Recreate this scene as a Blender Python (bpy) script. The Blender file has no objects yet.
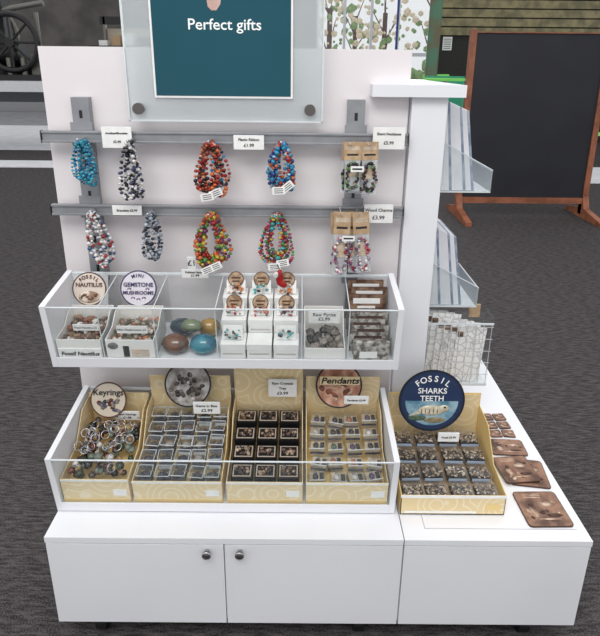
import bpy, bmesh, math, random
from mathutils import Matrix, Vector
random.seed(7)
sc=bpy.context.scene
try:
    sc.view_settings.view_transform='Standard'
except Exception: pass
COL=sc.collection
def lin(c):
    return tuple(((x/255)/12.92 if x/255<=.04045 else ((x/255+.055)/1.055)**2.4) for x in c)
# ---------- materials ----------
MATS={}
def mat(name,rgb,rough=.5,metal=0,noise=None,nscale=20,bump=0,spec=.5,detail=3,emit=0,coat=0):
    if name in MATS: return MATS[name]
    m=bpy.data.materials.new(name); m.use_nodes=True; nt=m.node_tree; b=nt.nodes['Principled BSDF']
    c=(*lin(rgb),1)
    b.inputs['Base Color'].default_value=c; b.inputs['Roughness'].default_value=rough; b.inputs['Metallic'].default_value=metal
    b.inputs['Specular IOR Level'].default_value=spec
    if coat: b.inputs['Coat Weight'].default_value=coat
    if emit:
        b.inputs['Emission Color'].default_value=c; b.inputs['Emission Strength'].default_value=emit
    tc=nt.nodes.new('ShaderNodeTexCoord'); n=nt.nodes.new('ShaderNodeTexNoise'); n.inputs['Scale'].default_value=nscale; n.inputs['Detail'].default_value=detail
    nt.links.new(tc.outputs['Object'],n.inputs['Vector'])
    r=nt.nodes.new('ShaderNodeValToRGB'); nt.links.new(n.outputs['Fac'],r.inputs['Fac'])
    n2=noise if noise else tuple(max(0,x-5) for x in rgb)
    r.color_ramp.elements[0].position=.38; r.color_ramp.elements[1].position=.62
    r.color_ramp.elements[0].color=(*lin(n2),1); r.color_ramp.elements[1].color=c
    nt.links.new(r.outputs['Color'],b.inputs['Base Color'])
    if bump:
        bp=nt.nodes.new('ShaderNodeBump'); bp.inputs['Strength'].default_value=bump; bp.inputs['Distance'].default_value=.01
        nt.links.new(n.outputs['Fac'],bp.inputs['Height']); nt.links.new(bp.outputs['Normal'],b.inputs['Normal'])
    MATS[name]=m; return m
white=mat('white_laminate',(234,235,239),.35,noise=(230,231,236),nscale=3)
whitep=mat('white_panel',(234,229,230),.3,noise=(229,223,225),nscale=1.5)
grey_rail=mat('rail_aluminium',(150,152,156),.4,.3,noise=(140,142,147))
chrome=mat('brushed_steel',(165,165,168),.3,.8)
dark=mat('dark_seam',(95,95,98),.7)
black=mat('black_plastic',(25,25,27),.4)
paper=mat('white_paper',(243,243,241),.7,noise=(236,236,234),nscale=40)
ink=mat('ink',(35,35,38),.7)
kraft=mat('kraft_card',(192,164,132),.8,noise=(170,142,110),nscale=60)
silver=mat('silver',(205,205,210),.25,.85)
edge=mat('acrylic_edge',(222,227,230),.2,noise=(212,219,222))
wire=mat('wire_grey',(190,192,195),.4)
def acrylic(name,op=.1,tint=(225,232,235),gl=.06):
    m=bpy.data.materials.new(name); m.use_nodes=True; nt=m.node_tree; nt.nodes.clear()
    o=nt.nodes.new('ShaderNodeOutputMaterial'); t=nt.nodes.new('ShaderNodeBsdfTransparent'); d=nt.nodes.new('ShaderNodeBsdfDiffuse'); g=nt.nodes.new('ShaderNodeBsdfGlossy')
    g.inputs['Roughness'].default_value=.05; d.inputs['Color'].default_value=(*lin(tint),1); t.inputs['Color'].default_value=(.98,.99,.99,1)
    a=nt.nodes.new('ShaderNodeMixShader'); b=nt.nodes.new('ShaderNodeMixShader'); a.inputs[0].default_value=op; b.inputs[0].default_value=gl
    nt.links.new(t.outputs[0],a.inputs[1]); nt.links.new(d.outputs[0],a.inputs[2]); nt.links.new(a.outputs[0],b.inputs[1]); nt.links.new(g.outputs[0],b.inputs[2]); nt.links.new(b.outputs[0],o.inputs[0])
    return m
clear=acrylic('clear_acrylic',.025,gl=.03)
frost=acrylic('frosted_acrylic',.35,(225,228,230),.05)
cube_cl=acrylic('clear_cube',.05,(225,228,232),.06)
def spiral_card(name,base,lines):
    m=bpy.data.materials.new(name); m.use_nodes=True; nt=m.node_tree; b=nt.nodes['Principled BSDF']; b.inputs['Roughness'].default_value=.65
    tc=nt.nodes.new('ShaderNodeTexCoord'); v=nt.nodes.new('ShaderNodeTexVoronoi'); v.inputs['Scale'].default_value=11
    nt.links.new(tc.outputs['Object'],v.inputs['Vector'])
    mm=nt.nodes.new('ShaderNodeMath'); mm.operation='MULTIPLY'; mm.inputs[1].default_value=38; nt.links.new(v.outputs['Distance'],mm.inputs[0])
    s=nt.nodes.new('ShaderNodeMath'); s.operation='SINE'; nt.links.new(mm.outputs[0],s.inputs[0])
    r=nt.nodes.new('ShaderNodeValToRGB'); nt.links.new(s.outputs[0],r.inputs[0]); r.color_ramp.elements[0].position=.55; r.color_ramp.elements[1].position=.95
    r.color_ramp.elements[0].color=(*lin(base),1); r.color_ramp.elements[1].color=(*lin(lines),1)
    nt.links.new(r.outputs[0],b.inputs['Base Color']); return m
cream=spiral_card('cream_printed_card',(228,206,160),(236,221,188))
yellow=mat('yellow_card',(234,206,142),.65,noise=(229,199,134),nscale=8)
# ---------- mesh builder ----------
bm=bmesh.new(); bmesh.ops.create_icosphere(bm,subdivisions=2,radius=1); bm.verts.ensure_lookup_table()
ICO_V=[v.co.copy() for v in bm.verts]; ICO_F=[[v.index for v in f.verts] for f in bm.faces]; bm.free()
bm=bmesh.new(); bmesh.ops.create_icosphere(bm,subdivisions=1,radius=1); bm.verts.ensure_lookup_table()
IC1_V=[v.co.copy() for v in bm.verts]; IC1_F=[[v.index for v in f.verts] for f in bm.faces]; bm.free()
class MB:
    def __init__(s,name): s.name=name; s.v=[]; s.f=[]; s.mi=[]; s.sm=[]; s.mats=[]; s.M=Matrix.Identity(4)
    def idx(s,m):
        if m not in s.mats: s.mats.append(m)
        return s.mats.index(m)
    def add(s,vs,fs,m,smooth=False):
        o=len(s.v); s.v+= [tuple(s.M@Vector(v)) for v in vs]; k=s.idx(m)
        for f in fs: s.f.append([i+o for i in f]); s.mi.append(k); s.sm.append(smooth)
    def box(s,x0,x1,y0,y1,z0,z1,m):
        s.add([(x0,y0,z0),(x1,y0,z0),(x1,y1,z0),(x0,y1,z0),(x0,y0,z1),(x1,y0,z1),(x1,y1,z1),(x0,y1,z1)],
              [(0,3,2,1),(4,5,6,7),(0,1,5,4),(1,2,6,5),(2,3,7,6),(3,0,4,7)],m)
    def cbox(s,c,sz,m,R=None):
        old=s.M
        s.M=s.M@Matrix.Translation(c)@(R if R else Matrix.Identity(4))
        x,y,z=[k/2 for k in sz]; s.box(-x,x,-y,y,-z,z,m); s.M=old
    def sph(s,c,r,m,R=None,lo=False,jit=0):
        if not hasattr(r,'__len__'): r=(r,r,r)
        old=s.M; s.M=s.M@Matrix.Translation(c)@(R if R else Matrix.Identity(4))
        V,F=(IC1_V,IC1_F) if lo else (ICO_V,ICO_F)
        s.add([(v.x*r[0]*(1+random.uniform(-jit,jit)),v.y*r[1]*(1+random.uniform(-jit,jit)),v.z*r[2]*(1+random.uniform(-jit,jit))) for v in V],F,m,jit<.1); s.M=old
    def cyl(s,p0,p1,r,m,n=16,r1=None,cap=True):
        p0=Vector(p0);p1=Vector(p1); d=(p1-p0); L=d.length; q=d.to_track_quat('Z','Y').to_matrix().to_4x4(); r1=r if r1 is None else r1
        old=s.M; s.M=s.M@Matrix.Translation(p0)@q
        vs=[(r*math.cos(2*math.pi*i/n),r*math.sin(2*math.pi*i/n),0) for i in range(n)]+[(r1*math.cos(2*math.pi*i/n),r1*math.sin(2*math.pi*i/n),L) for i in range(n)]
        s.add(vs,[(i,(i+1)%n,n+(i+1)%n,n+i) for i in range(n)],m,True)
        if cap: s.add(vs,[list(range(n))[::-1],list(range(n,2*n))],m)
        s.M=old
    def torus(s,c,R0,r,m,R=None,n=18,k=6):
        old=s.M; s.M=s.M@Matrix.Translation(c)@(R if R else Matrix.Identity(4)); vs=[];fs=[]
        for i in range(n):
            a=2*math.pi*i/n
            for j in range(k):
                b=2*math.pi*j/k; vs.append(((R0+r*math.cos(b))*math.cos(a),(R0+r*math.cos(b))*math.sin(a),r*math.sin(b)))
        for i in range(n):
            for j in range(k): fs.append((i*k+j,((i+1)%n)*k+j,((i+1)%n)*k+(j+1)%k,i*k+(j+1)%k))
        s.add(vs,fs,m,True); s.M=old
    def prism(s,pts,y0,y1,m,ax='x'):
        n=len(pts)
        def P(a,b,t): return (t,a,b) if ax=='x' else ((a,t,b) if ax=='y' else (a,b,t))
        vs=[P(a,b,y0) for a,b in pts]+[P(a,b,y1) for a,b in pts]
        s.add(vs,[list(range(n))[::-1],list(range(n,2*n))]+[(i,(i+1)%n,n+(i+1)%n,n+i) for i in range(n)],m)
    def done(s,W=None,bevel=0,parent=None):
        me=bpy.data.meshes.new(s.name); me.from_pydata(s.v,[],s.f)
        for m in s.mats: me.materials.append(m)
        me.polygons.foreach_set('material_index',s.mi); me.polygons.foreach_set('use_smooth',s.sm)
        b=bmesh.new(); b.from_mesh(me); bmesh.ops.recalc_face_normals(b,faces=b.faces); b.to_mesh(me); b.free()
        o=bpy.data.objects.new(s.name,me); COL.objects.link(o)
        if parent: o.parent=parent        # parent shares the same frame
        elif W is not None: o.matrix_world=W
        if bevel:
            bv=o.modifiers.new('bevel','BEVEL'); bv.width=bevel; bv.segments=2; bv.limit_method='ANGLE'
        return o
def rx(a): return Matrix.Rotation(a,4,'X')
def ry(a): return Matrix.Rotation(a,4,'Y')
def rz(a): return Matrix.Rotation(a,4,'Z')
T=Matrix.Translation
STAND=rx(math.pi/2)
def text(parent,body,size,m,L,nm='lettering',align='CENTER',sx=1,bold=0,shear=0):
    c=bpy.data.curves.new(nm,'FONT'); c.body=body; c.size=size; c.align_x=align; c.align_y='CENTER'; c.extrude=.0002; c.offset=bold; c.shear=shear; c.materials.append(m)
    c.resolution_u=3
    o=bpy.data.objects.new(nm,c); COL.objects.link(o); o.parent=parent; o.matrix_basis=L@Matrix.Diagonal((sx,1,1,1)); return o
def arc(parent,body,size,m,L,r,mid=90,step=None,flip=False,bold=0):
    n=len(body); step=step or math.degrees(size*.72/r)
    for i,ch in enumerate(body):
        if ch==' ': continue
        k=(i-(n-1)/2)*step
        a=math.radians(mid-k if not flip else mid+k)
        text(parent,ch,size,m,L@T((r*math.cos(a),r*math.sin(a),0))@rz(a-math.pi/2 if not flip else a+math.pi/2),'letter',bold=bold)
def label(x0,x1,z0,z1,y,lines,parent):
    b=MB('price_label'); b.box(x0,x1,y,y+.002,z0,z1,paper); b.box(x0,x1,y+.002,y+.0035,z0-.001,z1+.001,edge)
    o=b.done(parent=parent); n=len(lines); h=(z1-z0)/(n+.4)
    sz=min([h*1.0]+[(x1-x0)/max(1,len(t))*1.7 for t in lines])
    for i,t in enumerate(lines):
        text(o,t,sz*(1.25 if '£' in t and len(t)<7 else 1),ink,T(((x0+x1)/2,y-.0006,z1-h*(i+.7)))@STAND,bold=.0002)
    return o
# ---------- camera ----------
cd=bpy.data.cameras.new('camera'); cam=bpy.data.objects.new('camera',cd); COL.objects.link(cam); sc.camera=cam
cd.sensor_fit='HORIZONTAL'; cd.sensor_width=36; cd.lens=36*533.81/600; cd.shift_y=-(318-234.32)/600; cd.clip_end=200
p,yw,ro=.3080,.0025,.0099
f=Vector((math.sin(yw)*math.cos(p),math.cos(yw)*math.cos(p),-math.sin(p))); r=Vector((math.cos(yw),-math.sin(yw),0)); u=r.cross(f)
r2=r*math.cos(ro)+u*math.sin(ro); u2=-r*math.sin(ro)+u*math.cos(ro)
M=Matrix.Identity(4)
for i in range(3): M[i][0]=r2[i]; M[i][1]=u2[i]; M[i][2]=-f[i]
M[0][3],M[1][3],M[2][3]=.6270,-1.0358,1.4862
cam.matrix_world=M
# ---------- room ----------
m=bpy.data.materials.new('carpet'); m.use_nodes=True; nt=m.node_tree; b=nt.nodes['Principled BSDF']; b.inputs['Roughness'].default_value=.95; b.inputs['Specular IOR Level'].default_value=.12
tc=nt.nodes.new('ShaderNodeTexCoord'); mp=nt.nodes.new('ShaderNodeMapping'); mp.inputs['Rotation'].default_value=(0,0,.45); mp.inputs['Scale'].default_value=(1,6,1); nt.links.new(tc.outputs['Object'],mp.inputs[0])
n=nt.nodes.new('ShaderNodeTexNoise'); n.inputs['Scale'].default_value=20; n.inputs['Detail'].default_value=5; nt.links.new(mp.outputs[0],n.inputs['Vector'])
w=nt.nodes.new('ShaderNodeTexNoise'); w.inputs['Scale'].default_value=230; nt.links.new(tc.outputs['Object'],w.inputs['Vector'])
ad=nt.nodes.new('ShaderNodeMath'); ad.operation='ADD'; nt.links.new(n.outputs[0],ad.inputs[0]); nt.links.new(w.outputs[0],ad.inputs[1])
rr=nt.nodes.new('ShaderNodeValToRGB')
e=rr.color_ramp.elements; e[0].position=.41; e[0].color=(*lin((46,43,45)),1); e[1].position=.60; e[1].color=(*lin((92,88,88)),1)
dv=nt.nodes.new('ShaderNodeMath'); dv.operation='MULTIPLY'; dv.inputs[1].default_value=.5; nt.links.new(ad.outputs[0],dv.inputs[0]); nt.links.new(dv.outputs[0],rr.inputs[0])
nt.links.new(rr.outputs[0],b.inputs['Base Color']); carpet=m
fl=MB('floor'); fl.box(-14,14,-4,16,-.05,0,carpet); fl.done()
tile=mat('sunlit_tone_tile',(240,240,243),.35,noise=(225,226,230),nscale=4); conc=mat('grey_concrete',(150,150,154),.6,noise=(135,135,140),nscale=3)  # pale tile, its colour raised to paint in sunlight on the floor
tl=MB('sunlit_floor_strip'); tl.box(-13.9,-2.2,8.4,12.2,.001,.005,tile); tl.box(-13.9,-2.2,12.2,15.9,.001,.005,conc); tl.box(-13.9,-3.0,6.75,7.3,.001,.012,tile); tl.done()  # pale strip and bar paint the sunlit floor bands; grey part is concrete
tl=MB('entrance_mat'); tl.box(3.4,13.9,6.0,7.2,.001,.005,tile); tl.done()
wallc=mat('wall_paint_dark',(92,88,84),.8,noise=(70,68,66),nscale=1.5)
whitew=mat('window_frame_white',(225,228,232),.5)
wb=MB('wall_back')
wb.box(-14,1.1,16,16.2,1.3,5,wallc); wb.box(-14,1.1,16,16.2,0,1.3,mat('wall_paint_grey',(150,150,152),.7)); wb.box(4.7,14,16,16.2,0,5,wallc); wb.box(1.1,4.7,16,16.2,0,.6,wallc); wb.box(1.1,4.7,16,16.2,4.2,5,wallc); wb.done()
glass=acrylic('window_glass',.04,(210,225,235),.02)
wn=MB('window_1')
for x in (1.1,1.9,2.7,3.5,4.6): wn.box(x,x+.07,15.95,16.1,.6,4.2,whitew)
for z in (.6,1.75,4.1): wn.box(1.1,4.7,15.95,16.1,z,z+.1,whitew)
wn.box(1.15,4.65,16.02,16.04,.65,4.15,glass); wn.done()
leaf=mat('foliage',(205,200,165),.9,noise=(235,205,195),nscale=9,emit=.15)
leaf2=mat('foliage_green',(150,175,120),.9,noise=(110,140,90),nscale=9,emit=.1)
bark=mat('bark',(110,85,75),.9)
for k,(x,y,s) in enumerate(((2.0,26,1.2),(3.6,30,1.3),(4.9,28,1.4),(6.4,24,1.3))):
    t=MB('garden_tree'); t.cyl((x,y,-.02),(x,y,4),.12,bark)
    for q in range(7):
        a=random.uniform(-1,1); t.cyl((x,y,1.6+q*.35),(x+a,y,2.9+q*.35),.04,bark,8,.015)
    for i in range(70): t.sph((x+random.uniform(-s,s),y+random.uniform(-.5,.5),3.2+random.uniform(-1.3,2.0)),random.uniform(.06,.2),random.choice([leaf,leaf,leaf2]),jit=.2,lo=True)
    t.done()
gr=MB('ground_outside'); gr.box(-20,20,16.3,60,-.08,-.02,mat('paving',(225,222,216),.9)); gr.done()
hb=MB('garden_hedge')
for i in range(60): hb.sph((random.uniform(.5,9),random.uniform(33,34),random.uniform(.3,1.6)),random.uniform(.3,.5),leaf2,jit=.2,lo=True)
hb.done()
wd=mat('timber_slats',(150,140,104),.7,noise=(112,106,80),nscale=6); wdd=mat('timber_backing',(45,44,40),.8)
sl=MB('wall_timber'); sl.box(3.15,9.5,10.1,10.2,0,3.6,wdd)
z=2.06
while z<3.5: sl.box(3.15,9.5,10.05,10.1,z,z+.14,wd); z+=.165
sl.done()
pn=MB('notice_sheet'); pn.box(3.42,3.60,10.085,10.095,1.78,2.03,paper)
for i in range(6): pn.box(3.44,3.58,10.08,10.085,1.81+i*.034,1.82+i*.034,ink)
pn.done()
teal=mat('painted_mural',(90,130,105),.6,noise=(120,96,72),nscale=2.5)
pc=MB('painted_pillar'); pc.cyl((2.98,9,0),(2.98,9,3.6),.11,teal,24); pc.cyl((2.98,9,0),(2.98,9,.12),.14,teal,24); pc.done()
bl=mat('blue_pole_paint',(60,80,150),.5)
pc=MB('banner_pole'); pc.cyl((3.0,13,0),(3.0,13,3.8),.03,bl,16); pc.cyl((3.0,13,0),(3.0,13,.05),.2,bl,16); pc.done()
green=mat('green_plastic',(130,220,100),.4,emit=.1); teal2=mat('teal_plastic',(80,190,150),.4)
def chair(x,y,a,mt,s=1,nm='cafe_chair',z=0):
    c=MB(nm); c.M=T((x,y,z))@rz(a)@Matrix.Scale(s,4)
    c.prism([(-.2,.43),(.2,.43),(.22,.46),(-.2,.46)],-.2,.2,mt)
    c.prism([(.18,.46),(.26,.86),(.29,.86),(.22,.45)],-.2,.2,mt)
    for sx in(-1,1):
        for sy in(-1,1): c.cyl((sx*.17,sy*.17,.43),(sx*.21,sy*.22,0),.012,chrome,8)
    c.done()
chair(3.42,9.2,.5,green,1.55,'bar_chair'); chair(3.15,8.2,2.6,teal2,1.55,'bar_chair'); chair(5.30,7.7,.4,green,1.05); chair(5.5,8.6,1.2,teal2,1.05)
t=MB('cafe_table'); t.cyl((2.78,7.2,1.28),(2.78,7.2,1.31),.3,green,32); t.cyl((2.78,7.2,.03),(2.78,7.2,1.28),.035,chrome); t.cyl((2.78,7.2,.0055),(2.78,7.2,.03),.25,chrome,24); t.done()
eng=MB('vintage_engine')
eng.box(-6.2,-3.7,8.6,9.4,1.175,1.27,black)
steel=mat('dull_steel',(120,118,112),.4,.6)
def wheel(b,c,R0,n=8,mt=black):
    b.torus(c,R0,.05,mt,rx(math.pi/2),28,8); b.cyl((c[0],c[1]-.06,c[2]),(c[0],c[1]+.06,c[2]),.08,mt)
    for i in range(n):
        a=2*math.pi*i/n; b.cyl(c,(c[0]+R0*math.cos(a),c[1],c[2]+R0*math.sin(a)),.022,mt,6)
wheel(eng,(-4.35,8.7,1.80),.46,8,black); wheel(eng,(-4.9,9.2,1.95),.42,8,steel)
eng.cyl((-5.4,9,1.6),(-4.3,9,1.6),.22,black); eng.box(-5.6,-4,8.9,9.2,1.27,1.45,black); eng.box(-4.9,-4.5,8.85,9.1,1.7,2.5,black); eng.cyl((-3.95,8.9,1.27),(-3.95,8.9,2.3),.04,steel)
eng.box(-4.1,-3.75,8.8,9.1,1.27,1.62,steel); eng.cyl((-4.7,8.9,2.3),(-3.8,8.9,2.45),.05,steel)
for i in range(5): eng.cyl((-5.2+i*.25,8.75,1.27),(-5.2+i*.25,8.75,1.55),.05,steel,10)
eng.done()
pw=mat('plinth_white',(225,225,228),.5)
pl=MB('exhibit_plinth'); pl.box(-6.6,-3.3,8.3,9.7,1.0,1.17,pw)
for x in(-6.5,-3.45):
    for y in(8.4,9.55): pl.box(x,x+.08,y,y+.08,.0055,1.0,steel)
pl.box(-6.4,-3.5,9.5,9.54,.75,1.0,mat('plinth_grey',(95,96,100),.5)); pl.done()
bc=MB('workshop_bench'); beige=mat('beige_board',(200,190,170),.7)
bc.box(-3.2,-1.3,9.2,9.8,1.72,1.78,black); bc.box(-3.1,-1.4,9.75,9.8,1.78,2.1,beige); bc.box(-3.1,-1.4,9.6,9.64,2.16,2.3,black)
for x in(-3.1,-1.45):
    for y in(9.25,9.7): bc.box(x,x+.06,y,y+.06,0.0055,1.72,steel)
for x in(-3.05,-1.5): bc.box(x,x+.04,9.6,9.7,1.78,2.3,steel)
bc.box(-3.1,-1.4,9.3,9.7,.9,.95,beige)
for i in range(7): bc.box(-3.05+i*.24,-2.9+i*.24,9.3,9.5,1.78,1.86+random.uniform(0,.2),random.choice([paper,kraft,black,paper]))
bc.done()
wood=mat('warm_timber',(160,98,70),.5,noise=(128,76,52),nscale=8)
board=mat('blackboard',(30,31,40),.6,noise=(26,27,35),nscale=3)
ea=MB('chalkboard_easel')
ea.M=T((2.25,4.35,0))@rx(-.03)
ea.box(0.05,1.3,-.02,.02,.19,1.79,board)
for x in(0,1.3): ea.box(x,x+.055,-.035,.03,.03,1.82,wood)
ea.box(.0,1.355,-.04,.035,.14,.2,wood); ea.box(0.055,1.30,-.035,.03,1.79,1.80,wood)
ea.M=T((2.25,4.35,0))
for x in(-.005,1.3):
    ea.prism([(-.42,0),(.3,0),(.3,.04),(.03,.10),(.03,.22),(-.03,.22),(-.08,.10),(-.42,.04)],x,x+.06,wood)
ea.done()
# ---------- display stand ----------
XR=1.368
st=MB('display_stand')
B=.075
st.box(0.0,XR,.012,.875,B,.340,white)
st.box(0,.896,0,.875,.343,.36,white); st.box(.8985,XR,0,.875,.343,.36,white); st.box(0,XR,.005,.87,.338,.3435,dark)
for a,b_ in ((0.002,.4455),(.4485,.895),(.899,XR-.002)): st.box(a,b_,0,.012,B,.340,white)
gx=mat('groove',(175,175,180),.6)
st.box(.955,1.345,.035,.037,.36,.3604,gx); st.box(.955,.957,.035,.86,.36,.3604,gx)
st.box(-.031,.908,.379,.394,.3605,1.524,whitep)
st.box(.912,1.003,.356,.86,.3605,1.41,white)
st.box(.807,1.042,.337,.86,1.411,1.441,white)
for x in(.068,.771):
    st.box(x-.022,x+.022,.355,.3785,.90,1.402,grey_rail)
    for i in range(11): st.box(x-.004,x+.004,.3545,.3555,.93+i*.042,.95+i*.042,black)
    for z_ in(1.305,1.112): st.box(x-.028,x+.028,.349,.3555,z_-.025,z_+.035,grey_rail)
st.done(bevel=.0015)
rails=[]
for z_ in(1.305,1.112):
    ra=MB('slat_rail'); ra.box(-.031,.904,.338,.3485,z_-.015,z_+.015,grey_rail); ra.box(-.031,.904,.334,.338,z_+.009,z_+.015,grey_rail); ra.box(-.031,.904,.334,.338,z_-.015,z_-.009,grey_rail)
    ra.box(-.033,-.031,.333,.349,z_-.016,z_+.016,black); ra.box(.904,.906,.333,.349,z_-.016,z_+.016,black); rails.append(ra.done(bevel=.001))
for x,y in((.10,.05),(.80,.05),(1.25,.05),(.10,.8),(1.25,.8)):
    c=MB('castor_wheel'); c.cyl((x-.014,y,.03),(x+.014,y,.03),.03,black,20); c.cyl((x-.018,y,.03),(x+.018,y,.03),.012,silver,12)
    c.box(x-.02,x-.016,y-.015,y+.02,.03,.068,silver); c.box(x+.016,x+.02,y-.015,y+.02,.03,.068,silver); c.box(x-.025,x+.025,y-.025,y+.025,.068,.0745,silver); c.done()
kn=mat('knob_gunmetal',(105,100,98),.3,.7)
for x in(.405,.487):
    k=MB('door_knob'); k.cyl((x,0,.322),(x,-.010,.322),.006,chrome); k.cyl((x,-.010,.322),(x,-.016,.322),.010,kn,20,.012); k.torus((x,-.016,.322),.010,.002,silver,rx(math.pi/2),20,6); k.sph((x,-.016,.322),(.010,.004,.010),kn); k.done()
tealS=mat('teal_screen',(20,78,92),.15,noise=(18,72,86),nscale=2,spec=.3)
sg=MB('poster_sign'); sg.box(.2,.684,.326,.328,1.347,1.74,clear); sg.box(.2,.684,.330,.334,1.347,1.74,frost)
sg.box(.268,.609,.3250,.3259,1.405,1.72,paper); sg.box(.273,.604,.3240,.3249,1.410,1.715,tealS)
shirt=mat('shirt_reflection_paint',(150,190,212),.3,noise=(115,160,190),nscale=12); skin=mat('skin_reflection_paint',(205,175,165),.3,noise=(190,155,145),nscale=20)  # colours for a person's reflection, painted as flat shapes on the screen
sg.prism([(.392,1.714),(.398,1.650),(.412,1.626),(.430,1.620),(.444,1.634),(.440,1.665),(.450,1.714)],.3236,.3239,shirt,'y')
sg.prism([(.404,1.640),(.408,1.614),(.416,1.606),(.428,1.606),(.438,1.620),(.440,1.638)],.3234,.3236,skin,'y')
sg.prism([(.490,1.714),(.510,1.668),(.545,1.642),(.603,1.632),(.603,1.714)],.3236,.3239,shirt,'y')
for a in((.2,.203,1.347,1.74),(.681,.684,1.347,1.74),(.2,.684,1.347,1.350)): sg.box(a[0],a[1],.3245,.3345,a[2],a[3],edge)
for x in(.226,.652):
    for z_ in(1.378,1.71): sg.cyl((x,.378,z_),(x,.334,z_),.010,chrome,16); sg.cyl((x,.3255,z_),(x,.317,z_),.014,kn,24)
sgo=sg.done(); text(sgo,'Perfect gifts',.0350,mat('white_print',(235,238,238),.5,emit=.15),T((.446,.3232,1.574))@STAND,bold=.0003,sx=1.06)
# ---------- bracelets ----------
def bead(rgb):
    k='bead_%d_%d_%d'%rgb; return mat(k,rgb,.25,noise=tuple(int(x*.8) for x in rgb),nscale=80)
def bracelets(x,ztop,zbot,cols,n=5,w=.026,big=.0062,tag=0):
    b=MB('bracelet_bunch')
    b.cyl((x,.3335,ztop+.004),(x,.280,ztop+.004),.0025,silver,8); b.sph((x,.280,ztop+.006),.004,silver,lo=True)
    h=(ztop-zbot)/2
    for k in range(n):
        a=random.uniform(-1.0,1.0); hh=h*random.uniform(.78,1); ww=w*random.uniform(.4,1.0); yy=.284+.038*(k+.5)/n; cx=x+random.uniform(-.007,.007); tl_=random.uniform(-.18,.18)
        per=math.pi*(ww+hh)*1.02; r=big*random.uniform(.65,.95); N=int(per/(2*r)*1.05); pal=random.sample(cols,min(len(cols),4))
        for i in range(N):
            t=2*math.pi*i/N; lx=ww*math.sin(t)*(1-.40*math.cos(t)); lz=hh*math.cos(t)
            rr=r*random.uniform(.8,1.3)
            b.sph((cx+lx*math.cos(a)+tl_*(lz-hh),yy+lx*math.sin(a)*.3,ztop-hh+lz+random.uniform(-.001,.001)),(rr,rr,rr*random.uniform(.65,1.1)),bead(pal[i%len(pal)] if random.random()<.7 else random.choice(cols)),lo=True)
    for k in range(tag):
        L=T((x+.016-.022*k,.266-.002*k,zbot+.018-.010*k))@ry(random.uniform(-.9,.2)); old=b.M; b.M=L
        b.cbox((0,0,0),(.032,.001,.019),paper)
        for q in range(3): b.cbox((0,-.0008,.005-.005*q),(.022,.0006,.0016),ink)
        b.M=old
    b.done()
B_=(50,145,190);LB=(150,200,225);BK=(28,28,34);WH=(235,232,230);RD=(165,36,34);OR=(220,112,55);GR=(80,140,72);YE=(215,185,70);PU=(110,55,110);PK=(205,85,110);TQ=(50,165,175);GY=(140,150,165);BR=(110,62,40)
bracelets(.083,1.300,1.182,[B_,(80,175,205),(25,100,145),TQ],9,.024,.0055)
bracelets(.205,1.298,1.151,[BK,WH,BK,(60,70,110),WH],7,.023,.0058)
bracelets(.403,1.298,1.160,[RD,OR,BK,(220,150,120),B_,BR,RD,OR],12,.035,.0066,2)
bracelets(.582,1.298,1.178,[B_,OR,RD,LB,OR,(40,70,140),B_],11,.036,.0072,2)
bracelets(.088,1.112,.966,[RD,WH,WH,(210,220,230),WH,(60,90,130)],7,.034,.0066)
bracelets(.240,1.112,.985,[BK,GY,(180,190,200),(60,70,80)],7,.031,.006)
bracelets(.395,1.112,.964,[RD,OR,GR,YE,PU,(150,65,45)],12,.038,.0070,2)
bracelets(.570,1.112,.975,[RD,GR,PK,YE,TQ,PU],10,.038,.0066,2)
pd=MB('parrot_pendant'); pd.sph((.578,.258,.955),(.010,.003,.024),bead(RD)); pd.sph((.585,.258,.938),(.014,.003,.010),bead(RD),ry(.6)); pd.sph((.568,.257,.963),(.008,.003,.010),bead(WH)); pd.cyl((.578,.259,.978),(.572,.263,.99),.001,ink,6); pd.done()
bagc=mat('bag_back_card',(205,190,170),.7,noise=(180,160,138),nscale=60)
def cardpack(x,zt,zb,cols,n=4):
    c=MB('carded_bracelet_pack')
    for k in range(2): c.cyl((x-.022+k*.044,.3335,zt+.004),(x-.022+k*.044,.262,zt+.004),.0022,silver,8)
    hh=(zt-zb)*.34
    for k in range(n-1,-1,-1):
        for i in range(2):
            cx=x-.021+.042*i+random.uniform(-.007,.007); yy=.272+k*.012; H_=(zt-zb)-hh-random.uniform(0,.014)
            c.M=T((cx,yy,zt+.008-.003*k))@ry(random.uniform(-.10,.10))@rx(random.uniform(-.06,.02))
            c.box(-.021,.021,0,.0012,-hh,0,kraft); c.box(-.017,.017,-.0004,0,-hh*.45,-hh*.25,bagc); c.box(-.014,.014,-.0004,0,-hh*.75,-hh*.65,ink)
            c.box(-.019,.019,.0004,.0010,-hh-H_,-hh,frost); c.box(-.015,.015,-.0005,.0002,-hh-H_*.55,-hh-H_*.2,bagc)
            for q in range(46):
                t=q/46*6.283; c.sph((math.sin(t)*.013+random.uniform(-.004,.004),-.003+random.uniform(-.002,.002),-hh-H_/2+math.cos(t)*H_*.42),random.uniform(.003,.0052),bead(random.choice(cols)),lo=True)
    c.M=Matrix.Identity(4)
    c.box(x-.02,x+.012,.250,.2505,zt-.062,zt-.048,paper); c.box(x-.016,x+.008,.2495,.250,zt-.057,zt-.053,ink)
    c.done()
cardpack(.772,1.300,1.168,[BK,(70,60,90),BK,(90,60,50),(150,140,130),GR]); cardpack(.757,1.122,.950,[WH,PU,PK,RD,(200,190,200),WH,(150,130,150)])
label(.128,.203,1.280,1.332,.322,['Amethyst/Bracelets','£5.99'],rails[0])
label(.460,.537,1.279,1.314,.322,['Plastic Ribbon','£1.99'],rails[0])
label(.812,.893,1.283,1.337,.322,['Shark Necklaces','£5.99'],rails[0])
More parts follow.
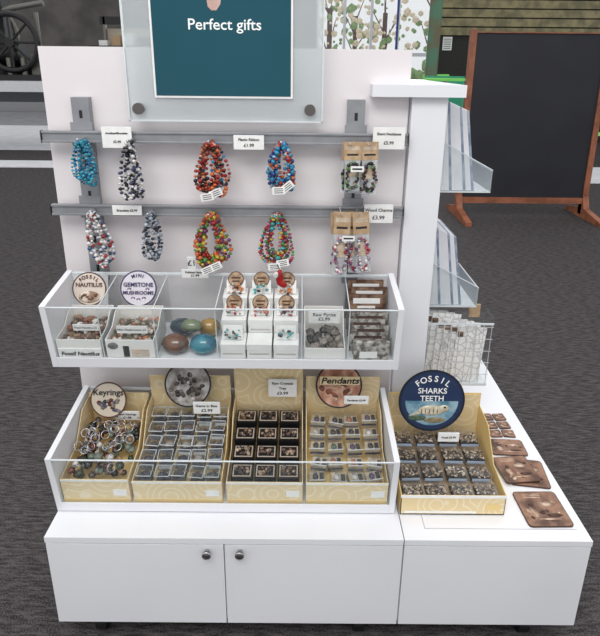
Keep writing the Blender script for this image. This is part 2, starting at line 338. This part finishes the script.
label(.136,.213,1.103,1.128,.322,['Bracelets £5.99'],rails[1])
label(.799,.875,1.088,1.137,.322,['Wood Charms','£3.99'],rails[1])
# ---------- trays ----------
TU=T((0,.138,.924))@rx(.147); TL=T((0,.057,.546))@rx(.1285)
H=.185; FLR=-.167
def tray(W,d,divs,nm):
    t=MB(nm)
    for x0,x1 in((0,.015),(.870,.885)): t.box(x0,x1,0,d,-H,0,white)
    t.box(.015,.870,0.004,d,-H,FLR,white); t.box(.015,.870,0,.004,-H,-.155,white)
    t.box(.015,.870,d-.006,d,FLR,-.01,clear); t.box(.015,.870,d-.006,d,-.012,-.004,edge)
    t.box(.015,.870,.001,.004,-.155,-.006,clear); t.box(.015,.870,.0005,.0045,-.006,-.003,edge)
    for x in divs:
        t.box(x-.001,x+.001,.005,d-.007,FLR,-.012,clear); t.box(x-.0012,x+.0012,.005,d-.007,-.012,-.010,edge); t.box(x-.0013,x+.0013,.0045,.006,FLR,-.012,edge)
    for x in(.07,.77): t.box(x-.012,x+.012,d,d+.012,-.15,-.05,grey_rail)
    return t.done(W,bevel=.0008)
trU=tray(TU,.176,[.136,.272,.424,.637,.754],'acrylic_front_shelf'); trL=tray(TL,.272,[],'acrylic_front_shelf')
def carton(b,x0,x1,y0,y1,z0,hf,hb,m,inner=None,t=.002,backtop=None):
    b.box(x0,x1,y0,y0+t,z0,z0+hf,m); b.box(x0,x1,y1-t,y1,z0,z0+(backtop if backtop else hb),m); b.box(x0,x1,y0,y1,z0,z0+t,m)
    pts=[(y0+t,z0+t),(y1-t,z0+t),(y1-t,z0+hb),(y0+(y1-y0)*.75,z0+hb),(y0+(y1-y0)*.45,z0+hf*1.02),(y0+t,z0+hf)]
    b.prism(pts,x0,x0+t,m); b.prism(pts,x1-t,x1,m)
def pile(b,x0,x1,y0,y1,z,n,rs,cols,jit=.25,dz=.006,slope=0):
    for i in range(n):
        y=random.uniform(y0,y1)
        b.sph((random.uniform(x0,x1),y,z+slope*(y-y0)+random.uniform(-dz,dz)),(rs*random.uniform(.7,1.3),rs*random.uniform(.7,1.2),rs*random.uniform(.6,1)),bead(tuple(random.choice(cols))),rz(random.uniform(0,3)),lo=True,jit=jit)
def roundsign(nm,owner,u,v,w_,r,rim,inner,tilt=-.4,top=None,tcol=paper,center=None,tsz=.013,card=None,extra=None):
    s=MB(nm); L=T((u,v,w_))@rx(tilt)
    s.M=L
    if card: s.box(-card,card,.0012,.0024,-r*1.25,r*.9,frost)
    s.cyl((0,0,0),(0,.0012,0),r,rim,48); s.cyl((0,-.0007,0),(0,0,0),r*.93,inner,48)
    if extra: extra(s,r)
    o=s.done(parent=owner)
    K=L@T((0,-.0028,0))@STAND
    if top: arc(o,top,tsz,tcol,K,r*.72,bold=.0004)
    if center:
        for t_,y_,s_ in center: text(o,t_,s_,tcol,K@T((0,y_,0)),bold=.0003)
    return o
wcard=mat('white_card',(240,238,235),.6)
b=MB('crystal_carton'); carton(b,.018,.130,.008,.130,FLR+.001,.062,.085,wcard); b.box(.022,.126,.012,.126,FLR+.003,FLR+.04,kraft); pile(b,.028,.120,.018,.12,FLR+.05,120,.008,[(120,85,60),(150,120,95),(95,70,55),(225,220,215),(140,80,50),(70,50,42)]); b.box(.020,.129,.006,.0078,FLR+.006,FLR+.036,paper)
b.box(.05,.115,.045,.047,FLR+.064,FLR+.083,paper)
cA=b.done(TU); text(cA,'Fossil Nautilus',.0165,ink,T((.0745,.0052,FLR+.021))@STAND,bold=.0004,shear=.2); text(cA,'Fossil Nautilus £3',.008,ink,T((.0825,.0444,FLR+.073))@STAND)
b=MB('gemstone_carton'); carton(b,.142,.264,.008,.130,FLR+.001,.062,.085,wcard); b.box(.146,.260,.012,.126,FLR+.003,FLR+.04,kraft); pile(b,.150,.254,.018,.12,FLR+.048,120,.0075,[(160,150,140),(110,100,70),(215,205,195),(80,80,60),(190,110,70),(130,120,110)])
b.box(.165,.243,.035,.037,FLR+.064,FLR+.086,paper); b.sph((.16,.0075,FLR+.045),(.014,.0008,.011),bead((130,130,130)))
b.box(.185,.200,.0065,.0078,FLR+.012,FLR+.045,ink)
for i in range(4): b.box(.205,.25,.0068,.0079,FLR+.014+i*.006,FLR+.016+i*.006,kraft)
cB=b.done(TU); text(cB,'Mini Mushrooms £3',.009,ink,T((.204,.0344,FLR+.075))@STAND)
brown_in=mat('brown_stone_print',(150,120,100),.5,noise=(225,215,200),nscale=38)
prp=mat('purple_print',(60,50,95),.5); brn=mat('brown_print',(80,50,35),.5); blu=mat('navy_print',(30,50,85),.5)
def mush(s,r):
    for k,(x,z_) in enumerate(((-.5,-.05),(.5,-.05),(0,-.62),(-.3,-.55),(.3,-.55))):
        s.cyl((x*r,-.001,z_*r-.006),(x*r,-.001,z_*r),.0022,paper,8); s.sph((x*r,-.0012,z_*r+.001),(.0065,.001,.004),bead((150,120,160)),lo=True)
def naut(s,r):
    s.sph((0,-.001,-.022),(.030,.001,.017),brown_in)
    for k in range(9): s.sph((-.02+k*.005,-.0018,-.022+.006*math.sin(k)),(.0035,.0006,.006),bead((120,80,60)),ry(k*.4),lo=True)
roundsign('fossil_round_sign',cA,.063,.150,-.043,.046,brn,mat('cream_print',(222,208,196),.5),top='FOSSIL',center=[('NAUTILUS',.011,.0155)],tcol=brn,tsz=.0135,card=.05,extra=naut)
roundsign('gemstone_round_sign',cB,.196,.150,-.040,.049,prp,mat('lilac_print',(220,216,224),.5),top='MINI',center=[('GEMSTONE',.010,.0155),('MUSHROOMS',-.012,.0135)],tcol=prp,tsz=.0125,extra=mush)
for (x,y,rr,cc,c2,zz) in((.314,.118,(.038,.024,.025),(30,42,55),(60,80,95),0),(.386,.116,(.032,.024,.026),(165,128,45),(120,90,34),0),(.308,.046,(.037,.029,.025),(112,72,50),(76,48,33),0),(.382,.044,(.037,.029,.026),(15,85,115),(45,135,150),0),(.345,.083,(.030,.020,.018),(60,75,60),(110,120,90),.036)):
    s=MB('polished_stone'); s.sph((x,y,FLR+rr[2]+.0005+zz),rr,mat('polished_%d'%cc[0],cc,.08,noise=c2,nscale=22,spec=.9),rz(random.uniform(-.15,.15))); s.done(TU)
b=MB('pendant_gift_boxes')
tagc=mat('tag_brown',(186,160,132),.6,noise=(135,105,78),nscale=80)
for c_ in range(3):
    x0=.430+c_*.068
    for r_,(y0,h) in enumerate(((.010,.050),(.062,.088),(.114,.122))):
        jx=random.uniform(-.002,.002)
        b.box(x0+jx,x0+.062+jx,y0,y0+.048,FLR+.001,FLR+h,wcard); b.box(x0-.0008+jx,x0+.0628+jx,y0-.0008,y0+.0488,FLR+h-.016,FLR+h+.001,paper)
        z0=FLR+h+.002; b.box(x0+.006,x0+.056,y0-.001,y0-.0007,FLR+h-.030,FLR+h-.026,mat('soft_grey_print',(190,188,186)))
        if r_==0 and c_==1: continue
        b.cbox((x0+.031,y0+.026,z0+.018),(.050,.002,.036),paper,rx(-.45))
        cl=[(90,185,185),(190,60,50),(225,140,80),(205,120,95)][(c_*2+r_)%4]
        for q in range(22): b.sph((x0+.031+random.uniform(-.018,.018),y0+.016+random.uniform(-.003,.003),z0+.010+random.uniform(-.006,.022)),(random.uniform(.002,.006),.0025,random.uniform(.002,.0055)),bead(random.choice([cl,cl,(240,238,232),(70,60,60)])),lo=True,jit=.2)
    for (y,z_) in ((.166,-.010),(.11,-.046)):
        old=b.M; b.M=T((x0+.031,y-.02,z_+.004))@rx(-.4); b.cyl((0,0,0),(0,.0015,0),.021,brn,24); b.cyl((0,-.0008,0),(0,0,0),.019,tagc,24); b.box(-.012,.012,-.0013,-.0009,.002,.006,brn); b.box(-.009,.009,-.0013,-.0009,-.007,-.003,brn); b.M=old
b.done(TU)
b=MB('pyrite_carton'); carton(b,.644,.748,.010,.135,FLR+.001,.040,.085,wcard); pile(b,.655,.738,.02,.10,FLR+.034,40,.013,[(60,55,52),(110,100,92),(85,80,78),(150,140,130),(45,42,42)]); b.box(.655,.738,.095,.0965,FLR+.058,FLR+.095,paper)
o=b.done(TU); text(o,'Raw Pyrite\n£2.99',.014,ink,T((.6965,.0943,FLR+.078))@STAND)
sep=mat('sepia_print',(150,120,98),.5,noise=(84,62,48),nscale=45); sep2=mat('grey_print',(205,200,192),.5,noise=(90,80,74),nscale=70)
b=MB('card_pack_stack')
for i in range(8):
    y=.148-i*.016; h=.150-(i*.012 if i<3 else .04+i*.009); L=T((.814+(.004 if i%2 else -.004),y,FLR+.002))@rx(-.10); b.M=L
    b.box(-.048,.048,0,.004,0,h,brn); b.box(-.048,.048,-.001,0,0,h,sep if i<3 else sep2); b.box(-.036,.036,-.0016,-.001,h-.026,h-.010,paper if i<3 else brn); b.box(-.024,.024,-.0016,-.001,h-.040,h-.033,paper)
b.M=Matrix.Identity(4); b.box(.770,.860,.012,.022,FLR+.001,FLR+.058,sep2); b.box(.785,.83,.011,.012,FLR+.01,FLR+.03,paper)
b.done(TU)
label(.312,.384,-.016,.008,.168,['Polished Stones','£1.99'],trU)
label(.330,.352,.010,.045,.171,['£1'],trU)
def shelf_box(nm,x0,x1,hf,bt,front=cream):
    b=MB(nm); y0,y1=.010,.250
    carton(b,x0,x1,y0,y1,FLR+.001,hf,min(bt,.15),front,backtop=bt)
    b.box(x0+.004,x1-.004,y1-.004,y1-.0025,FLR+.01,FLR+bt-.005,cream)
    b.box(x0-.0005,x1+.0005,y0-.0008,y0,FLR+.001,FLR+.018,yellow); b.box(x0-.0005,x1+.0005,y0-.0008,y0,FLR+hf-.006,FLR+hf,paper)
    b.box(x1-.0425,x1-.008,y0-.001,y0-.0004,FLR+.03,FLR+.052,paper)
    b.box(x0+.003,x1-.003,y0+.004,y1-.006,FLR+.003,FLR+hf*.55,yellow)
    return b
b=shelf_box('keyring_carton',.020,.194,.085,.160)
pile(b,.035,.180,.03,.21,FLR+.080,100,.0115,[(70,45,35),(60,70,50),(120,60,45),(225,220,215),(35,35,38),(165,130,95),(90,80,75),(120,130,118)],jit=.06,dz=.012,slope=.06)
for i in range(44):
    y=random.uniform(.03,.2); b.torus((random.uniform(.035,.18),y,FLR+.098+.06*(y-.03)),.011,.0012,silver,rx(random.uniform(-1,1))@ry(random.uniform(-1,1)),16,5)
cK=b.done(TL)
b=shelf_box('gem_cube_carton',.203,.434,.080,.225)
gm=[(120,115,125),(60,58,65),(170,160,150),(90,70,55),(50,50,60)]
insg=mat('insert_grey',(80,82,92),.5,noise=(60,62,70),nscale=60)
for j in range(5):
    for i in range(5):
        b.M=T((.212+i*.044+random.uniform(-.003,.003),.022+j*.042,FLR+.052+j*.010+random.uniform(-.003,.004)))@rz(random.uniform(-.08,.08))
        b.box(0,.038,0,.036,0,.036,cube_cl); b.box(.002,.036,.003,.033,.001,.012,insg)
        b.sph((.019,.018,.021),(.013,.011,.009),bead(random.choice(gm)),lo=True,jit=.2); b.box(.003,.035,-.0008,-.0002,.002,.012,paper if random.random()<.4 else silver)
        b.box(0,.038,-.0005,.001,.034,.036,edge); b.box(0,.038,.035,.0365,.034,.036,edge); b.box(-.0005,.001,0,.036,.034,.036,edge); b.box(.037,.0385,0,.036,.034,.036,edge)
b.M=Matrix.Identity(4); cG=b.done(TL)
b=shelf_box('crystal_tray_carton',.446,.643,.080,.258)
for j in range(4):
    for i in range(3):
        x=.456+i*.061; y=.022+j*.052; z_=FLR+.055+j*.013
        b.box(x,x+.056,y,y+.045,z_,z_+.028,black); b.box(x+.004,x+.052,y+.004,y+.041,z_+.028,z_+.0286,mat('rim_tan',(190,175,160))); b.box(x+.007,x+.049,y+.007,y+.038,z_+.0286,z_+.0292,black)
        for q in range(16): b.sph((x+.028+random.uniform(-.017,.017),y+.022+random.uniform(-.011,.011),z_+.030),random.uniform(.004,.0065),bead(random.choice([(120,90,70),(180,155,130),(80,60,50),(60,50,48)])),lo=True,jit=.25)
cC=b.done(TL)
b=shelf_box('pendant_carton',.652,.864,.080,.225)
bi=mat('beige_insert',(205,190,165),.6,noise=(180,165,140),nscale=50)
for j in range(5):
    for i in range(4):
        b.M=T((.662+i*.050+random.uniform(-.003,.003),.022+j*.042,FLR+.052+j*.010+random.uniform(-.003,.006)))@rz(random.uniform(-.2,.2))@ry(random.uniform(-.12,.12))
        b.box(0,.044,0,.037,0,.022,cube_cl); b.box(.003,.041,.003,.034,.001,.012,bi)
        c_=random.choice([(90,70,110),(60,55,55),(190,120,90),(90,110,90),(230,225,220),(70,60,80)]); b.sph((.018,.015,.017),(.009,.011,.005),bead(c_),lo=True); b.torus((.018,.027,.016),.004,.0010,silver,None,10,4)
        b.box(.029,.040,.006,.030,.0125,.013,ink); b.box(0,.044,-.0005,.001,.020,.022,edge); b.box(.002,.042,-.0008,-.0004,.002,.009,insg)
b.M=Matrix.Identity(4); cP=b.done(TL)
def stones(cols,n,sc_=1):
    def g(s,r):
        for i in range(n):
            a=random.uniform(0,6.28); q=r*.75*random.random()**.5
            s.sph((q*math.cos(a),-.0012,-r*.12+q*math.sin(a)*.75),(r*.13*sc_,.0008,r*.10*sc_),bead(random.choice(cols)),ry(a),lo=True)
    return g
roundsign('keyrings_round_sign',cK,.086,.222,-.010,.052,brn,mat('keyring_print',(215,202,184),.5),center=[('Keyrings',.022,.025)],tcol=ink,extra=lambda s,r:[s.sph((random.uniform(-.6,.6)*r,-.0012,random.uniform(-.62,.1)*r),(r*.15,.0008,r*.11),bead(random.choice([(110,60,50),(60,70,60),(150,140,130),(90,90,110)])),lo=True) for i in range(22)])
roundsign('minerals_round_sign',cG,.318,.222,.050,.066,ink,mat('mineral_print',(190,188,186),.5,noise=(120,112,104),nscale=40),extra=stones([(90,80,75),(215,210,205),(130,120,112),(60,55,52)],30))
roundsign('pendants_round_sign',cP,.745,.228,.045,.066,ink,mat('pendant_print',(210,170,145),.5,noise=(165,110,90),nscale=40),extra=stones([(160,90,70),(225,190,160),(110,70,60)],20))
b=MB('pendants_header'); b.box(.690,.800,.206,.2075,.066,.094,cream)
o=b.done(parent=cP); text(o,'Pendants',.029,ink,T((.745,.2050,.080))@STAND,bold=.0006,shear=.2)
label(.100,.172,-.075,-.045,.212,['Stone Keyrings','£1.99'],cK); label(.335,.410,-.028,.012,.190,['Gems in Box','£2.99'],cG); label(.545,.625,.005,.065,.225,['Raw Crystals','Tray','£3.99'],cC); label(.758,.826,.012,.038,.190,['Pendants £2.99'],cP)
# ---------- fossil box on the right ----------
b=MB('fossil_box_display'); x0,x1,y0,y1,z0=.900,1.174,.080,.335,.3606
b.box(x0,x1,y0,y0+.002,z0,z0+.062,cream); b.box(x0,x1,y0,y1,z0,z0+.003,yellow)
b.box(x0,x1,y1-.002,y1,z0,z0+.20,yellow); b.box(x0+.004,x1-.004,y1-.0035,y1-.002,z0+.01,z0+.195,cream)
pts=[(y0,z0),(y1,z0),(y1,z0+.16),(y0+.17,z0+.15),(y0+.10,z0+.075),(y0,z0+.062)]
b.prism(pts,x0,x0+.002,yellow); b.prism(pts,x1-.002,x1,yellow); b.box(x0+.003,x1-.003,y0+.004,y1-.006,z0+.003,z0+.03,kraft)
b.box(x0-.0005,x1+.0005,y0-.0008,y0,z0+.054,z0+.062,paper); b.box(1.125,1.160,y0-.001,y0-.0004,z0+.015,z0+.035,yellow); b.box(.91,1.10,y0-.001,y0-.0004,z0+.006,z0+.012,paper)
for j in range(4):
    for i in range(4):
        b.M=T((.908+i*.0648+random.uniform(-.002,.002),.092+j*.055,z0+.034+j*.012))@rz(random.uniform(-.04,.04))
        b.box(0,.058,0,.048,0,.020,cube_cl); b.box(.002,.056,.002,.046,.001,.006,black)
        for q in range(64): b.sph((.029+random.uniform(-.025,.025),.024+random.uniform(-.019,.019),.010+random.uniform(0,.008)),(random.uniform(.003,.006),.0025,.002),bead(random.choice([(225,210,190),(165,140,112),(80,66,56),(190,165,138),(130,108,86)])),rz(random.uniform(0,3)),lo=True,jit=.2)
        b.box(.004,.054,-.0008,-.0002,.002,.010,mat('label_grey',(170,185,205),.5))
b.M=Matrix.Identity(4); b.box(1.0,1.02,.285,.287,.42,.60,clear)
cF=b.done()
def dino(s,r):
    bone=bead((225,215,190)); sea=mat('sea_print',(80,125,150),.5,noise=(150,180,190),nscale=30)
    s.cyl((0,-.0009,0),(0,-.0005,0),r*.84,blu,40)
    s.prism([(r*.80*math.cos(math.radians(a)),r*.80*math.sin(math.radians(a))) for a in range(180,361,12)],-.0012,-.0008,sea,'y')
    s.sph((0,-.0016,-r*.30),(r*.42,.001,r*.17),bone); s.sph((r*.38,-.0016,-r*.24),(r*.16,.001,r*.12),bone); s.sph((r*.40,-.0024,-r*.20),(r*.04,.0008,r*.04),ink,lo=True)
    s.prism([(-r*.7,-r*.50),(-r*.3,-r*.40),(-r*.3,-r*.25)],-.0018,-.001,bone,'y')
    for k in range(5): s.sph((-r*.3+k*r*.12,-.0024,-r*.33),(r*.015,.0008,r*.10),brn,lo=True)
    s.sph((-r*.42,-.0013,-r*.55),(r*.28,.001,r*.10),bead((90,110,90))); s.sph((r*.1,-.0013,-r*.62),(r*.35,.001,r*.1),bead((150,140,110)))
roundsign('fossil_blue_round_sign',cF,1.008,.262,.582,.094,mat('black_rim',(20,30,45),.5),blu,tilt=-.12,top='FOSSIL',tcol=paper,tsz=.025,extra=dino,center=[('SHARKS',.031,.023),('TEETH',.008,.023)])
label(1.03,1.09,.462,.490,.240,['Fossil £3.99'],cF)
# coasters
cof=mat('coaster_print',(150,112,90),.35,noise=(84,56,43),nscale=24); cob=mat('coaster_edge',(70,45,35),.5); hl=mat('coaster_highlight',(225,202,180),.4,noise=(175,138,115),nscale=50)
def coaster(cx,cy,s,a,nm='printed_coaster',z=.3606,sy=None):
    sy=sy or s
    b=MB(nm); b.M=T((cx,cy,z))@rz(a); k=.09*s; h=s/2; g=sy/2; pts=[]
    for (sx_,sy_,a0) in ((1,1,0),(-1,1,90),(-1,-1,180),(1,-1,270)):
        for q in range(5):
            t=math.radians(a0+q*22.5); pts.append((sx_*(h-k)+k*math.cos(t),sy_*(g-k)+k*math.sin(t)))
    b.prism(pts,0,.0035,cob,'z'); b.prism([(x*.97,y*.97) for x,y in pts],.0035,.004,cof,'z')
    b.sph((s*.15,sy*.12,.004),(s*.24,sy*.09,.0007),hl,lo=True); b.sph((-s*.22,-sy*.12,.004),(s*.10,sy*.18,.0007),hl,rz(.5),lo=True); b.sph((-s*.22,sy*.1,.0042),(s*.06,sy*.05,.0007),brn,lo=True); b.sph((s*.2,-sy*.2,.004),(s*.2,sy*.06,.0007),brn,lo=True); b.sph((s*.05,-sy*.3,.004),(s*.3,sy*.03,.0007),hl,lo=True)
    for q in range(8): b.sph((random.uniform(-.4,.4)*s,random.uniform(-.35,.3)*sy,.004),(s*random.uniform(.02,.08),sy*random.uniform(.02,.06),.0006),random.choice([hl,brn,cob]),rz(random.uniform(0,3)),lo=True)
    for i in range(3): b.box(-s*.3,s*.1,sy*.40-i*sy*.05,sy*.40-i*sy*.05+sy*.018,.004,.0044,hl)
    b.done()
coaster(1.283,.100,.118,.02); coaster(1.294,.232,.110,-.14); coaster(1.266,.240,.104,.1,z=.3655)
coaster(1.278,.340,.108,-.05,sy=.072)
for j in range(3):
    for i in range(3): coaster(1.222+i*.042,.405+j*.042,.038,random.uniform(-.1,.1),'souvenir_magnet',sy=.034)
# ---------- leaflet racks on column side ----------
lf=mat('leaflet_white',(238,239,243),.5,noise=(226,228,233),nscale=15); lfb=mat('leaflet_blue',(120,135,160),.5,noise=(170,180,195),nscale=30)
def rack(zb,zt,y0,y1,xo):
    b=MB('leaflet_rack')
    b.box(1.0435,1.046,y0,y1,zb,zt-.05,clear); b.box(1.0045,xo,y0,y1,zb-.004,zb,edge); b.box(xo-.003,xo,y0,y1,zb,zb+.06,frost); b.box(xo-.003,xo,y0,y1,zb+.06,zb+.063,edge)
    for y in(y0,y1-.003):
        b.prism([(1.006,zb),(xo,zb),(xo,zb+.063),(1.006,zb+.16)],y,y+.003,clear,'y'); b.cyl((xo,y,zb+.063),(1.007,y,zb+.16),.0015,edge,6)
    for k in range(14):
        x=1.008+k*.0082
        b.prism([(x+.022,zb+.001),(x+.0295,zb+.001),(x+.0075-k*.0012,zt-k*.003),(x-k*.0012,zt-k*.003)],y0+.01,y1-.01,lfb if k in(5,10,13) else lf,'y')
    return b.done()
rack(1.135,1.405,.50,.71,1.19); rack(.765,1.03,.50,.71,1.19)
b=MB('map_card_holder')
b.box(1.005,1.24,.55,.553,.50,.72,clear); b.box(1.005,1.24,.47,.553,.496,.5,edge); b.box(1.237,1.240,.47,.553,.5,.74,clear); b.box(1.005,1.24,.468,.471,.715,.721,edge); b.box(1.005,1.24,.468,.471,.5,.506,edge)
m=bpy.data.materials.new('map_line_print'); m.use_nodes=True; nt=m.node_tree; bs=nt.nodes['Principled BSDF']; bs.inputs['Roughness'].default_value=.6
tc=nt.nodes.new('ShaderNodeTexCoord'); v=nt.nodes.new('ShaderNodeTexVoronoi'); v.feature='DISTANCE_TO_EDGE'; v.inputs['Scale'].default_value=42; nt.links.new(tc.outputs['Object'],v.inputs['Vector'])
rp=nt.nodes.new('ShaderNodeValToRGB'); nt.links.new(v.outputs['Distance'],rp.inputs[0]); rp.color_ramp.elements[0].position=.02; rp.color_ramp.elements[0].color=(*lin((195,195,197)),1); rp.color_ramp.elements[1].position=.09; rp.color_ramp.elements[1].color=(*lin((240,240,238)),1); nt.links.new(rp.outputs[0],bs.inputs['Base Color']); mpl=m
for k in range(7):
    x=1.010+k*.019; y=.535-k*.008; zt=.730-k*.006+(k%3)*.004; zb_=.502+.02*(k%2)
    b.prism([(x,.502),(x+.092,.502),(x+.104,zt),(x+.012,zt+.006)],y,y+.003,mpl,'y')
    b.box(x+.070,x+.0715,y-.0006,y,.51,.70,wire); b.box(x+.012,x+.030,y-.0008,y,zt-.03,zt-.012,sep)
for i in range(10): b.cyl((1.01+i*.025,.469,.50),(1.01+i*.025,.469,.718),.0011,wire,6)
for i in range(5): b.cyl((1.005,.468,.54+i*.042),(1.24,.468,.54+i*.042),.0011,wire,6)
b.cbox((1.20,.542,.730),(.035,.006,.045),kraft); b.done()
# ---------- lights ----------
w=bpy.data.worlds.new('world'); sc.world=w; w.use_nodes=True; bg=w.node_tree.nodes['Background']; bg.inputs[0].default_value=(.97,.98,1,1); bg.inputs[1].default_value=.92
def area(nm,loc,size,power,rot=(0,0,0),col=(1,.98,.95)):
    l=bpy.data.lights.new(nm,'AREA'); l.shape='RECTANGLE'; l.size,l.size_y=size; l.energy=power; l.color=col; o=bpy.data.objects.new(nm,l); o.location=loc; o.rotation_euler=rot; COL.objects.link(o)
area('added_overhead_fill',(.2,-1.6,3.4),(2.4,1.2),56,(math.radians(25),0,0))  # added overhead lamp to shape the light, no fitting modelled
area('added_overhead_fill',(1.5,1.8,3.8),(2.4,1.2),34)  # second added fill from above, not an actual fitting
area('window_daylight',(3.0,15.7,2.6),(3.3,3),300,(math.radians(-90),0,0),(.92,.96,1))
